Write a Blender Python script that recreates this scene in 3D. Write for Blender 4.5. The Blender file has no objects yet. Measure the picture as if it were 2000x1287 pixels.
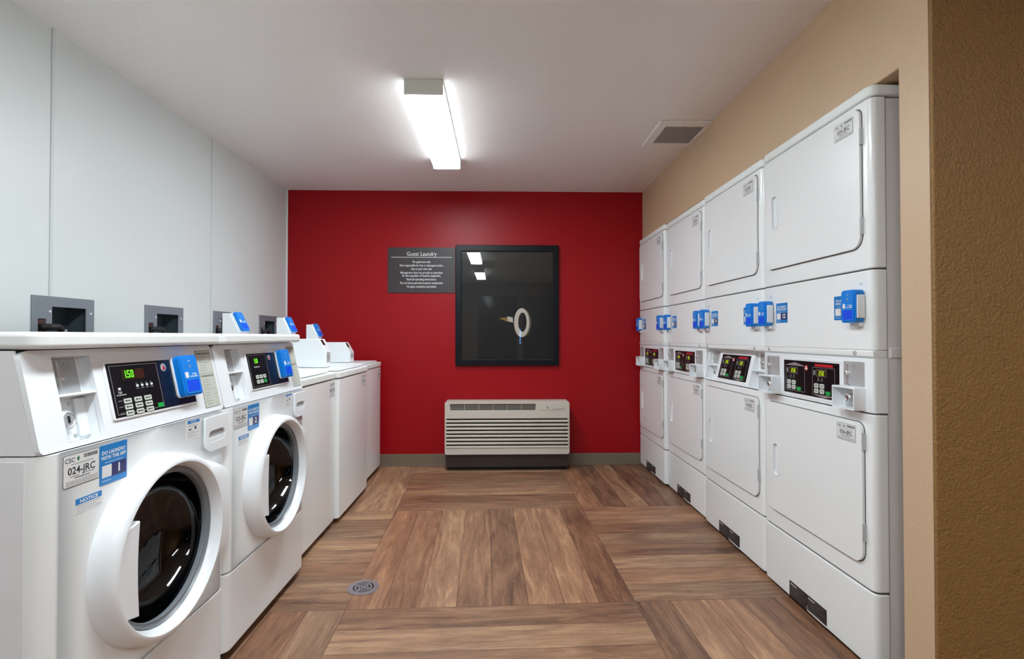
import bpy, bmesh, math, random
from mathutils import Matrix, Vector
PI = math.pi
S = bpy.context.scene
C = S.collection
random.seed(7)

# ------------------------------------------------------------------ camera
cam_d = bpy.data.cameras.new('camera')
cam_d.sensor_fit = 'HORIZONTAL'; cam_d.sensor_width = 36.0; cam_d.lens = 18.0      # focal 1000 px of 2000
cam_d.clip_start = 0.02; cam_d.clip_end = 60
cam = bpy.data.objects.new('camera', cam_d); C.objects.link(cam)
cam.location = (0, 0, 1.10)
cam.rotation_euler = (PI/2 + math.atan(0.0135), 0, -math.atan(0.025))
S.camera = cam
# ------------------------------------------------------------------ world, exposure
w = bpy.data.worlds.new('world'); S.world = w; w.use_nodes = True
w.node_tree.nodes['Background'].inputs[0].default_value = (0.8, 0.85, 1.0, 1)
w.node_tree.nodes['Background'].inputs[1].default_value = 0.05
S.view_settings.view_transform = 'Standard'; S.view_settings.look = 'None'
S.view_settings.exposure = 1.82; S.view_settings.gamma = 1.0
S.view_settings.use_curve_mapping = False
LAMP = 13.0            # emission of the fluorescent diffusers
LAMP_COL = (0.90, 1.0, 1.05)

# ------------------------------------------------------------------ materials
def srgb(r, g, b):
    f = lambda c: (c/255/12.92) if c/255 <= 0.04045 else ((c/255+0.055)/1.055)**2.4
    return (f(r), f(g), f(b), 1)
def mat(name, col, rough=0.5, metal=0.0, coat=0.0, bump=None, emit=None, spec=0.5, trans=0.0, var=None):
    m = bpy.data.materials.new(name); m.use_nodes = True
    nt = m.node_tree; p = nt.nodes['Principled BSDF']
    p.inputs['Base Color'].default_value = col
    p.inputs['Roughness'].default_value = rough
    p.inputs['Metallic'].default_value = metal
    p.inputs['Coat Weight'].default_value = coat
    p.inputs['Coat Roughness'].default_value = 0.08
    p.inputs['Specular IOR Level'].default_value = spec
    p.inputs['Transmission Weight'].default_value = trans
    if emit:
        p.inputs['Emission Color'].default_value = emit[0]; p.inputs['Emission Strength'].default_value = emit[1]
    geo = None
    if bump or var:
        geo = nt.nodes.new('ShaderNodeNewGeometry')
    if bump:
        sc, st, det = bump
        n = nt.nodes.new('ShaderNodeTexNoise'); n.inputs['Scale'].default_value = sc; n.inputs['Detail'].default_value = det
        nt.links.new(geo.outputs['Position'], n.inputs['Vector'])
        b = nt.nodes.new('ShaderNodeBump'); b.inputs['Strength'].default_value = st; b.inputs['Distance'].default_value = 0.005 if st >= 1 else 0.003
        nt.links.new(n.outputs['Fac'], b.inputs['Height']); nt.links.new(b.outputs['Normal'], p.inputs['Normal'])
    if var:
        sc, amt = var
        n = nt.nodes.new('ShaderNodeTexNoise'); n.inputs['Scale'].default_value = sc; n.inputs['Detail'].default_value = 3
        nt.links.new(geo.outputs['Position'], n.inputs['Vector'])
        r = nt.nodes.new('ShaderNodeValToRGB')
        a = 1-amt
        r.color_ramp.elements[0].color = (col[0]*a, col[1]*a, col[2]*a, 1); r.color_ramp.elements[0].position = 0.3
        r.color_ramp.elements[1].color = (min(1, col[0]*(1+amt)), min(1, col[1]*(1+amt)), min(1, col[2]*(1+amt)), 1); r.color_ramp.elements[1].position = 0.7
        nt.links.new(n.outputs['Fac'], r.inputs['Fac']); nt.links.new(r.outputs['Color'], p.inputs['Base Color'])
    return m
ENAMEL = mat('white_enamel', srgb(241, 243, 243), 0.28, coat=0.3, var=(1.5, 0.015))
ENAMEL2 = mat('white_enamel_side', srgb(232, 231, 233), 0.35, coat=0.2, var=(1.5, 0.015))
PLASTIC = mat('white_plastic', srgb(240, 243, 246), 0.32, coat=0.15)
CAPM = mat('white_moulded_lid', srgb(238, 242, 240), 0.38)
SEAMG = mat('panel_seam_grey', srgb(84, 84, 84), 0.7)
GAP = mat('dark_gap', srgb(30, 29, 28), 0.8)
BLUE = mat('reader_blue', srgb(8, 128, 222), 0.35)
BLUE2 = mat('screen_blue', srgb(10, 82, 235), 0.15)
STICKB = mat('sticker_blue', srgb(14, 122, 196), 0.4)
NAVY = mat('sticker_navy', srgb(26, 30, 96), 0.4)
WHITEP = mat('sticker_white', srgb(225, 225, 224), 0.45)
INK = mat('black_ink', srgb(38, 38, 40), 0.5)
GREYINK = mat('grey_ink', srgb(130, 130, 132), 0.5)
GREENINK = mat('green_ink', srgb(20, 120, 70), 0.5)
WHITEINK = mat('white_ink', srgb(228, 230, 230), 0.5)
IVORY = mat('instruction_ivory', srgb(198, 200, 188), 0.45)
BLACKG = mat('gloss_black_panel', srgb(12, 13, 18), 0.3, spec=0.2)
NAVYG = mat('gloss_navy_panel', srgb(6, 26, 50), 0.3, spec=0.2)
SILVER = mat('silver_line', srgb(190, 190, 192), 0.3, metal=0.6)
KEYM = mat('keypad_key', srgb(205, 210, 200), 0.5)
GREENK = mat('green_key', srgb(20, 165, 75), 0.4)
REDP = mat('red_print', srgb(190, 30, 40), 0.4)
LED = mat('green_led', srgb(20, 60, 5), 0.4, emit=((0.15, 0.8, 0.02, 1), .42))
LEDY = mat('yellow_led', srgb(60, 60, 5), 0.4, emit=((0.5, 0.7, 0.03, 1), .28))
LEDBG = mat('led_window', srgb(30, 34, 10), 0.2)
LEDDIM = mat('led_window_red', srgb(58, 24, 20), 0.2)
STEEL = mat('brushed_steel', srgb(200, 202, 203), 0.42, metal=0.55)
CHROME = mat('chrome', srgb(215, 212, 210), 0.25, metal=0.7)
BRONZE = mat('lock_core', srgb(120, 95, 92), 0.35, metal=0.7)
PLATE = mat('grey_plate', srgb(168, 170, 172), 0.45)
ZINC = mat('galvanised_frame', srgb(128, 134, 142), 0.5, metal=0.25)
BOXIN = mat('outlet_box_inside', srgb(70, 84, 90), 0.6)
RUBBER = mat('black_rubber', srgb(22, 22, 26), 0.5)
GASKET = mat('grey_gasket', srgb(120, 125, 130), 0.3)
DRUM = mat('steel_drum', srgb(120, 124, 132), 0.3, metal=0.9)
VALVEB = mat('blue_valve', srgb(20, 50, 170), 0.4)
COPPER = mat('brown_fitting', srgb(70, 42, 34), 0.5)
BRASS = mat('brass', srgb(165, 135, 75), 0.35, metal=0.8)
CREAM = mat('air_conditioner_cream', srgb(205, 196, 184), 0.5)
ACDARK = mat('air_conditioner_dark', srgb(34, 32, 31), 0.6)
ACBASE = mat('air_conditioner_base', srgb(50, 37, 32), 0.6)
SIGN = mat('sign_charcoal', srgb(58, 50, 52), 0.45)
FRAMEB = mat('black_frame', srgb(8, 12, 18), 0.4, spec=0.25)
ARTB = mat('art_black', srgb(14, 13, 13), 0.6)
ARTC = mat('art_cream', srgb(214, 204, 192), 0.6)
ARTS = mat('art_shadow_tone', srgb(96, 90, 74), 0.6)
DARKLBL = mat('dark_label', srgb(46, 40, 40), 0.5)
DIFFS = mat('lamp_diffuser_side', (0.9, 0.9, 0.9, 1), 0.5, emit=(LAMP_COL+(1,), LAMP*0.12))
DIFF = mat('lamp_diffuser', (0.9, 0.9, 0.9, 1), 0.5, emit=(LAMP_COL+(1,), LAMP))
LAMPMET = mat('lamp_housing', srgb(235, 240, 232), 0.45)
VENTW = mat('vent_white', srgb(236, 234, 230), 0.5)
VENTG = mat('vent_grille', srgb(176, 168, 166), 0.6)
DRAINM = mat('drain_steel', srgb(150, 147, 152), 0.3, metal=0.5)
M_CEIL = mat('ceiling_paint', srgb(238, 233, 230), 0.42, bump=(60, 0.25, 3), var=(0.8, 0.01))
M_LEFT = mat('left_wall_panel', srgb(212, 216, 215), 0.42, bump=(90, 0.10, 2))
M_SEAM = mat('left_wall_seam', srgb(203, 207, 206), 0.4)
M_RED = mat('red_paint', srgb(156, 0, 14), 0.42, spec=0.3, bump=(120, 0.2, 3))
M_TAN = mat('tan_paint', srgb(203, 174, 142), 0.42, bump=(110, 0.5, 3))
M_BROWN = mat('brown_wall', srgb(142, 106, 58), 0.5, bump=(120, 1.0, 3), var=(60, 0.05))  # darker and browner than the tan wall colour
M_BASE = mat('rubber_baseboard', srgb(120, 106, 90), 0.5)
M_DARKGLASS = mat('dark_night_glass', srgb(9, 12, 18), 0.1)
M_DOORFR = mat('door_frame_paint', srgb(110, 92, 72), 0.5)
NEON = mat('blue_light_strip', (0.02, 0.1, 0.5, 1), 0.5, emit=((0.15, 0.45, 1.0, 1), 3.0))

def glass_mat(name, col, rough=0.0):
    """thin clear pane: mostly transparent, reflecting by its angle to the viewer"""
    m = bpy.data.materials.new(name); m.use_nodes = True
    nt = m.node_tree; nt.nodes.clear()
    o = nt.nodes.new('ShaderNodeOutputMaterial'); mx = nt.nodes.new('ShaderNodeMixShader')
    t = nt.nodes.new('ShaderNodeBsdfTransparent'); t.inputs[0].default_value = col
    g = nt.nodes.new('ShaderNodeBsdfGlossy'); g.inputs['Roughness'].default_value = rough; g.inputs['Color'].default_value = (1, 1, 1, 1)
    lw = nt.nodes.new('ShaderNodeLayerWeight'); lw.inputs['Blend'].default_value = 0.5
    pw = nt.nodes.new('ShaderNodeMath'); pw.operation = 'POWER'; pw.inputs[1].default_value = 5.0
    f = nt.nodes.new('ShaderNodeMath'); f.operation = 'MULTIPLY_ADD'; f.inputs[1].default_value = 0.9; f.inputs[2].default_value = 0.045
    nt.links.new(lw.outputs['Facing'], pw.inputs[0]); nt.links.new(pw.outputs[0], f.inputs[0])
    nt.links.new(f.outputs[0], mx.inputs[0]); nt.links.new(t.outputs[0], mx.inputs[1]); nt.links.new(g.outputs[0], mx.inputs[2])
    nt.links.new(mx.outputs[0], o.inputs[0]); return m
PICGLASS = glass_mat('picture_glass', (0.95, 0.95, 0.95, 1), 0.004)
DOORGLASS = glass_mat('tinted_door_glass', (0.13, 0.15, 0.17, 1), 0.01)

def floor_material():
    m = bpy.data.materials.new('wood_plank_floor'); m.use_nodes = True
    nt = m.node_tree; N = nt.nodes; L = nt.links
    p = N['Principled BSDF']
    def math_(op, a, b=None, c=None):
        n = N.new('ShaderNodeMath'); n.operation = op
        for i, v in enumerate((a, b, c)):
            if v is None: continue
            if isinstance(v, (int, float)): n.inputs[i].default_value = v
            else: L.new(v, n.inputs[i])
        return n.outputs[0]
    geo = N.new('ShaderNodeNewGeometry')
    mp = N.new('ShaderNodeMapping'); mp.vector_type = 'TEXTURE'
    mp.inputs['Location'].default_value = (-0.618, 2.09, 0)
    mp.inputs['Rotation'].default_value = (0, 0, math.radians(1.7))
    mp.inputs['Scale'].default_value = (1.183, 1.172, 1)
    L.new(geo.outputs['Position'], mp.inputs['Vector'])
    sep = N.new('ShaderNodeSeparateXYZ'); L.new(mp.outputs[0], sep.inputs[0])
    u, v = sep.outputs[0], sep.outputs[1]
    cu, cv = math_('FLOOR', u), math_('FLOOR', v)
    fu, fv = math_('SUBTRACT', u, cu), math_('SUBTRACT', v, cv)
    par = math_('FLOORED_MODULO', math_('ADD', cu, cv), 2.0)
    par = math_('GREATER_THAN', par, 0.5)
    ip = math_('SUBTRACT', 1.0, par)
    across = math_('ADD', math_('MULTIPLY', fu, ip), math_('MULTIPLY', fv, par))
    along = math_('ADD', math_('MULTIPLY', fv, ip), math_('MULTIPLY', fu, par))
    a8 = math_('MULTIPLY', across, 8.0)
    idx = math_('FLOOR', a8); fr = math_('SUBTRACT', a8, idx)
    cb = N.new('ShaderNodeCombineXYZ'); L.new(cu, cb.inputs[0]); L.new(cv, cb.inputs[1]); L.new(idx, cb.inputs[2])
    wn = N.new('ShaderNodeTexWhiteNoise'); wn.noise_dimensions = '3D'; L.new(cb.outputs[0], wn.inputs['Vector'])
    rnd = wn.outputs['Value']
    sc = N.new('ShaderNodeSeparateColor'); L.new(wn.outputs['Color'], sc.inputs[0])
    def noise(sx, sy, off, detail, rough=0.6, dist=0.0):
        c = N.new('ShaderNodeCombineXYZ')
        L.new(math_('MULTIPLY', across, sx), c.inputs[0])
        L.new(math_('ADD', math_('MULTIPLY', along, sy), math_('MULTIPLY', rnd, off)), c.inputs[1])
        L.new(math_('MULTIPLY', rnd, 31.0), c.inputs[2])
        n = N.new('ShaderNodeTexNoise'); n.inputs['Scale'].default_value = 1.0; n.inputs['Detail'].default_value = detail
        n.inputs['Roughness'].default_value = rough; n.inputs['Distortion'].default_value = dist
        L.new(c.outputs[0], n.inputs['Vector']); return n.outputs['Fac']
    streak = noise(95, 5.0, 57, 8, 0.7, 0.9)
    broad = noise(16, 2.6, 91, 4, 0.55, 1.2)
    fine = noise(330, 26.0, 23, 6, 0.8, 0.5)
    val = math_('ADD', math_('MULTIPLY', streak, 0.42), math_('ADD', math_('MULTIPLY', broad, 0.62), math_('MULTIPLY', fine, 0.40)))
    val = math_('ADD', val, math_('MULTIPLY', math_('SUBTRACT', sc.outputs[0], 0.5), 0.21))
    ramp = N.new('ShaderNodeValToRGB'); e = ramp.color_ramp.elements
    e[0].position = 0.50; e[0].color = srgb(84, 62, 50)
    e[1].position = 0.95; e[1].color = srgb(186, 152, 118)
    x = e.new(0.62); x.color = srgb(116, 87, 68)
    x = e.new(0.72); x.color = srgb(137, 105, 82)
    x = e.new(0.83); x.color = srgb(158, 124, 97)
    L.new(val, ramp.inputs['Fac'])
    # some planks lean to a redder or greyer brown
    tint = N.new('ShaderNodeMix'); tint.data_type = 'RGBA'; tint.blend_type = 'MULTIPLY'
    tr = N.new('ShaderNodeValToRGB'); tr.color_ramp.elements[0].color = (1.06, 0.90, 0.84, 1); tr.color_ramp.elements[1].color = (0.97, 0.97, 0.97, 1)
    L.new(sc.outputs[1], tr.inputs['Fac']); tint.inputs['Factor'].default_value = 1.0
    L.new(ramp.outputs['Color'], tint.inputs['A']); L.new(tr.outputs['Color'], tint.inputs['B'])
    # warm orange knots and streaks
    warm = noise(18, 4.0, 133, 4, 0.6, 2.5)
    wm = N.new('ShaderNodeMapRange'); wm.inputs['From Min'].default_value = 0.56; wm.inputs['From Max'].default_value = 0.74
    wm.inputs['To Max'].default_value = 0.45
    L.new(warm, wm.inputs['Value'])
    mixw = N.new('ShaderNodeMix'); mixw.data_type = 'RGBA'
    L.new(wm.outputs[0], mixw.inputs['Factor']); L.new(tint.outputs['Result'], mixw.inputs['A']); mixw.inputs['B'].default_value = srgb(168, 116, 74)
    # seams
    edge = math_('MINIMUM', fr, math_('SUBTRACT', 1.0, fr))
    seam1 = math_('LESS_THAN', edge, 0.010)
    ends = math_('MINIMUM', along, math_('SUBTRACT', 1.0, along))
    seam2 = math_('LESS_THAN', ends, 0.0014)
    seam = math_('MAXIMUM', seam1, seam2)
    mixs = N.new('ShaderNodeMix'); mixs.data_type = 'RGBA'
    L.new(math_('MULTIPLY', seam, 0.7), mixs.inputs['Factor']); L.new(mixw.outputs['Result'], mixs.inputs['A'])
    mixs.inputs['B'].default_value = srgb(58, 42, 34)
    L.new(mixs.outputs['Result'], p.inputs['Base Color'])
    p.inputs['Roughness'].default_value = 0.42
    b = N.new('ShaderNodeBump'); b.inputs['Strength'].default_value = 0.25; b.inputs['Distance'].default_value = 0.002
    L.new(math_('SUBTRACT', val, seam), b.inputs['Height']); L.new(b.outputs['Normal'], p.inputs['Normal'])
    return m
M_FLOOR = floor_material()

# ------------------------------------------------------------------ mesh builder
def rrect(y0, z0, y1, z1, r, n=5):
    """rounded rectangle, r a number or four radii (bl, br, tr, tl)"""
    rs = (r,)*4 if isinstance(r, (int, float)) else r
    pts = []
    for (cx, cy, sx, sy, a0, rr) in ((y0, z0, 1, 1, PI, rs[0]), (y1, z0, -1, 1, 1.5*PI, rs[1]), (y1, z1, -1, -1, 0, rs[2]), (y0, z1, 1, -1, .5*PI, rs[3])):
        if rr <= 0: pts.append((cx, cy)); continue
        ox, oy = cx+sx*rr, cy+sy*rr
        for k in range(n+1):
            a = a0+.5*PI*k/n
            pts.append((ox+rr*math.cos(a), oy+rr*math.sin(a)))
    return pts
def circle(cy, cz, r, n=64, r2=None):
    return [(cy+r*math.cos(2*PI*k/n), cz+(r2 or r)*math.sin(2*PI*k/n)) for k in range(n)]
YZ = Matrix(((0, 0, 1, 0), (1, 0, 0, 0), (0, 1, 0, 0), (0, 0, 0, 1)))     # (a, b, h) -> x=h, y=a, z=b
class MB:
    def __init__(self):
        self.v = []; self.f = []; self.m = []; self.s = []; self.slots = []; self.M = Matrix.Identity(4)
    def slot(self, mt):
        if mt not in self.slots: self.slots.append(mt)
        return self.slots.index(mt)
    def add(self, vs, fs, mt, smooth=True, M=None):
        b = len(self.v); T = self.M @ M if M else self.M
        self.v += [T @ Vector(p) for p in vs]
        i = self.slot(mt)
        for f in fs: self.f.append([b+k for k in f]); self.m.append(i); self.s.append(smooth)
    def box(self, x0, y0, z0, x1, y1, z1, mt):
        vs = [(x, y, z) for x in (x0, x1) for y in (y0, y1) for z in (z0, z1)]
        self.add(vs, [(0, 1, 3, 2), (4, 6, 7, 5), (0, 4, 5, 1), (2, 3, 7, 6), (0, 2, 6, 4), (1, 5, 7, 3)], mt)
    def prism(self, poly, h0, h1, mt, M=YZ):
        """polygon (a, b) pushed from h0 to h1; default plane is y-z pushed along x"""
        n = len(poly)
        vs = [(a, b, h0) for a, b in poly]+[(a, b, h1) for a, b in poly]
        fs = [list(range(n))[::-1], list(range(n, 2*n))]+[(k, (k+1) % n, n+(k+1) % n, n+k) for k in range(n)]
        self.add(vs, fs, mt, M=M)
    def plate(self, outer, holes, h0, h1, mt, M=YZ):
        cu = bpy.data.curves.new('tmp', 'CURVE'); cu.dimensions = '2D'; cu.fill_mode = 'BOTH'; cu.extrude = abs(h1-h0)/2
        for poly in [outer]+holes:
            sp = cu.splines.new('POLY'); sp.points.add(len(poly)-1); sp.use_cyclic_u = True
            for q, (a, b) in zip(sp.points, poly): q.co = (a, b, 0, 1)
        o = bpy.data.objects.new('tmp', cu); me = o.to_mesh()
        mid = (h0+h1)/2
        self.add([(q.co.x, q.co.y, q.co.z+mid) for q in me.vertices], [list(q.vertices) for q in me.polygons], mt, M=M)
        o.to_mesh_clear(); bpy.data.objects.remove(o); bpy.data.curves.remove(cu)
    def lathe(self, prof, cy, cz, mt, n=72, closed=False, a0=0, a1=2*PI):
        """profile of (x, r) turned about the x axis through (cy, cz)"""
        full = abs(a1-a0-2*PI) < 1e-6; cols = n if full else n+1
        vs = [(x, cy+r*math.cos(a0+(a1-a0)*k/n), cz+r*math.sin(a0+(a1-a0)*k/n)) for k in range(cols) for x, r in prof]
        P = len(prof); fs = []
        for k in range(n):
            k2 = (k+1) % cols
            for j in range(P-1+(1 if closed else 0)):
                j2 = (j+1) % P
                fs.append((k*P+j, k2*P+j, k2*P+j2, k*P+j2))
        if not full:
            fs += [list(range(P)), [n*P+j for j in range(P)][::-1]]
        self.add(vs, fs, mt)
    def tube(self, pts, r, mt, n=8):
        pts = [Vector(p) for p in pts]; vs = []; fs = []
        for i, p in enumerate(pts):
            t = (pts[min(i+1, len(pts)-1)]-pts[max(i-1, 0)]).normalized()
            a = Vector((0, 0, 1)) if abs(t.z) < .9 else Vector((1, 0, 0))
            b1 = t.cross(a).normalized(); b2 = t.cross(b1)
            vs += [tuple(p+r*(b1*math.cos(2*PI*k/n)+b2*math.sin(2*PI*k/n))) for k in range(n)]
        for i in range(len(pts)-1):
            fs += [(i*n+k, i*n+(k+1) % n, (i+1)*n+(k+1) % n, (i+1)*n+k) for k in range(n)]
        fs += [list(range(n)), [(len(pts)-1)*n+k for k in range(n)][::-1]]
        self.add(vs, fs, mt)
    def text(self, s, y, z, size, x, mt, align='LEFT', M=YZ, bold=0.0, sx=1.0):
        cu = bpy.data.curves.new('tmp', 'FONT'); cu.body = s; cu.size = size; cu.align_x = align; cu.resolution_u = 2
        cu.extrude = 0.00005; cu.offset = bold
        o = bpy.data.objects.new('tmp', cu); me = o.to_mesh()
        self.add([(y+q.co.x*sx, z+q.co.y, q.co.z+x) for q in me.vertices], [list(q.vertices) for q in me.polygons], mt, False, M=M)
        o.to_mesh_clear(); bpy.data.objects.remove(o); bpy.data.curves.remove(cu)
    def build(self, name, parent=None, bevel=0.0, seg=2, label=None, angle=35):
        me = bpy.data.meshes.new(name)
        me.from_pydata([tuple(p) for p in self.v], [], self.f)
        for mt in self.slots: me.materials.append(mt)
        for p, i, s in zip(me.polygons, self.m, self.s): p.material_index = i; p.use_smooth = s
        bm = bmesh.new(); bm.from_mesh(me)
        bmesh.ops.remove_doubles(bm, verts=bm.verts, dist=2e-6)
        bmesh.ops.recalc_face_normals(bm, faces=bm.faces); bm.to_mesh(me); bm.free()
        me.set_sharp_from_angle(angle=math.radians(angle))
        o = bpy.data.objects.new(name, me); C.objects.link(o)
        if parent: o.parent = parent
        if bevel:
            b = o.modifiers.new('bevel', 'BEVEL'); b.width = bevel; b.segments = seg; b.limit_method = 'ANGLE'; b.angle_limit = math.radians(40)
            b.harden_normals = False; b.use_clamp_overlap = True
        if label: o['label'] = label
        return o
def thing(name, label, cat, loc=(0, 0, 0), rz=0, group=None):
    o = bpy.data.objects.new(name, None); C.objects.link(o); o.empty_display_size = .05
    o.location = loc; o.rotation_euler = (0, 0, rz); o['label'] = label; o['category'] = cat
    if group: o['group'] = group
    return o
def struct(mb, name, label=None, bevel=0):
    o = mb.build(name, None, bevel); o['kind'] = 'structure'
    if label: o['label'] = label
    return o

# ------------------------------------------------------------------ room shell
XL, XR, YB, YF, ZC = -1.812, 1.241, 4.40, -3.2, 2.35
XE = 2.75; YP = 1.44; YJ = 1.552; ZH = 1.934; XA = 2.02
b = MB(); b.box(XL-.12, YF-.12, -.10, XE+.12, YB+.12, 0, M_FLOOR); struct(b, 'floor')
b = MB(); b.box(XL-.12, YF-.12, ZC, XE+.12, YB+.12, ZC+.1, M_CEIL); struct(b, 'ceiling')
# left wall, with four openings for the laundry outlet boxes
BOXES = [(2.025, 2.33), (2.66, 2.975), (3.285, 3.60), (3.905, 4.215)]
b = MB()
XYs = Matrix(((0, 0, 1, 0), (1, 0, 0, 0), (0, 1, 0, 0), (0, 0, 0, 1)))
b.plate([(YF, 0), (YB, 0), (YB, ZC), (YF, ZC)], [[(y0+.02, .98), (y1-.02, .98), (y1-.02, 1.245), (y0+.02, 1.245)] for y0, y1 in BOXES], XL-.12, XL, M_LEFT)
struct(b, 'wall_left')
for i, y in enumerate((-.25, .97, 2.11, 3.26)):
    b = MB(); b.box(XL, y-.007, .1, XL+.004, y+.007, ZC-.002, M_SEAM); struct(b, 'trim_%d' % (i+1), bevel=.0015)
b = MB(); b.box(XL, YB-.012, .1, XL+.012, YB, ZC, PLASTIC); struct(b, 'trim_5', bevel=.003)
b = MB(); b.box(XL, YB, 0, XE, YB+.12, ZC, M_RED); struct(b, 'wall_back')
b = MB(); b.plate([(YP, 0), (YJ, 0), (YJ, ZH), (YB, ZH), (YB, ZC), (YP, ZC)], [], XR, XR+.12, M_TAN); struct(b, 'wall_right', bevel=.004)
b = MB(); b.box(XA, YJ, 0, XA+.1, YB, ZC, M_TAN); struct(b, 'wall_alcove')
b = MB(); b.box(XR+.001, YP-.012, 0, XE, YP, ZC, M_BROWN); b.box(XR+.12, YP, 0, XE, YJ, ZC, M_BROWN); struct(b, 'wall_near_right', bevel=.003)
b = MB(); b.box(XE, YF, 0, XE+.1, YP, ZC, M_BROWN); struct(b, 'wall_far_right')
# rear wall, behind the camera, seen only in reflections
b = MB()
b.plate([(XL, 0), (XE, 0), (XE, ZC), (XL, ZC)], [[(-.50, .001), (.42, .001), (.42, 2.05), (-.50, 2.05)], [(.56, .55), (1.9, .55), (1.9, 2.05), (.56, 2.05)]],
        YF-.1, YF, M_DOORFR, M=Matrix(((1, 0, 0, 0), (0, 0, 1, 0), (0, 1, 0, 0), (0, 0, 0, 1))))
struct(b, 'wall_rear')
b = MB(); b.box(-.50, YF-.08, 0, .42, YF-.03, 2.05, M_DARKGLASS); d = struct(b, 'door_1')
b = MB(); b.box(-.42, YF-.03, 1.02, -.36, YF+.03, 1.06, CHROME); b.build('door_handle', d)
b = MB(); b.box(.56, YF-.08, .55, 1.9, YF-.05, 2.05, M_DARKGLASS); struct(b, 'window_1')
for nm, x0, y0, x1, y1 in (('baseboard_back', XL, YB-.012, XR+.3, YB), ('baseboard_right', XR-.010, YP-.012, XR, YJ), ('baseboard_near_right', XR+.0, YP-.024, XE, YP-.012)):
    b = MB(); b.box(x0, y0, 0, x1, y1, .098, M_BASE)
    if nm == 'baseboard_back': b.box(x0, y0-.012, 0, x1, y0, .008, M_BASE)
    struct(b, nm, bevel=.003)

# ------------------------------------------------------------------ ceiling lights
def ceiling_light(y0, y1, label, xc=-.368):
    t = thing('ceiling_light', label, 'ceiling light', (xc, (y0+y1)/2, ZC), 0, 'row of long ceiling lights')
    L = (y1-y0)/2; w = .092
    m = MB(); m.box(-w-.002, -L+.012, -.012, w+.002, L-.012, 0, LAMPMET); 
    m.build('housing', t, .001)
    for s in (-1, 1):
        m = MB(); m.box(-w-.003, s*L-s*.014, -.074, w+.003, s*L, 0, LAMPMET); m.build('end_cap', t, .003)
    m = MB(); pr = [(-w+.003, -.02), (-w+.003, -.066), (-w+.012, -.073), (w-.012, -.073), (w-.003, -.066), (w-.003, -.02)]
    m.prism([(a, b_) for a, b_ in pr], -L+.013, L-.013, DIFF, M=Matrix(((1, 0, 0, 0), (0, 0, 1, 0), (0, 1, 0, 0), (0, 0, 0, 1))))
    for s in (-1, 1): m.box(s*(w-.003), -L+.013, -.064, s*(w-.0015), L-.013, -.013, DIFFS)
    m.build('diffuser', t, 0, label='glowing white diffuser')
ceiling_light(2.478, 3.605, 'long white fluorescent ceiling light in front of the red wall')
ceiling_light(.40, 1.60, 'fluorescent ceiling light just behind the viewer, larger one reflected in the picture glass')
ceiling_light(-1.85, -.65, 'fluorescent ceiling light farthest from the red wall, smaller one reflected in the picture glass')

ceiling_light(-1.3, -.1, 'unseen fill light added in the side bay, right of and behind the viewer', 1.95)  # added fill lamp, out of view, brightens the brown wall

# ceiling vent
t = thing('ceiling_vent', 'square white ceiling air vent with grey grille above the dryers', 'vent', (1.09, 3.105, ZC))
m = MB(); FL = Matrix(((1, 0, 0, 0), (0, 1, 0, 0), (0, 0, 1, 0), (0, 0, 0, 1)))
m.plate([(-.16, -.19), (.15, -.19), (.15, .19), (-.16, .19)], [[(-.108, -.125), (.125, -.125), (.125, .14), (-.108, .14)]], -.014, 0, VENTW, M=FL); m.build('vent_frame', t, .003)
m = MB(); m.box(-.108, -.125, -.006, .125, .14, -.002, VENTG)
for k in range(22): m.box(-.108, -.12+.0119*k, -.010, .125, -.116+.0119*k, -.005, VENTG)
m.build('grille', t, label='grey slotted grille')
m = MB(); m.box(-.004, -.132, -.022, .006, -.124, -.006, VENTG); m.build('latch', t)

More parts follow.
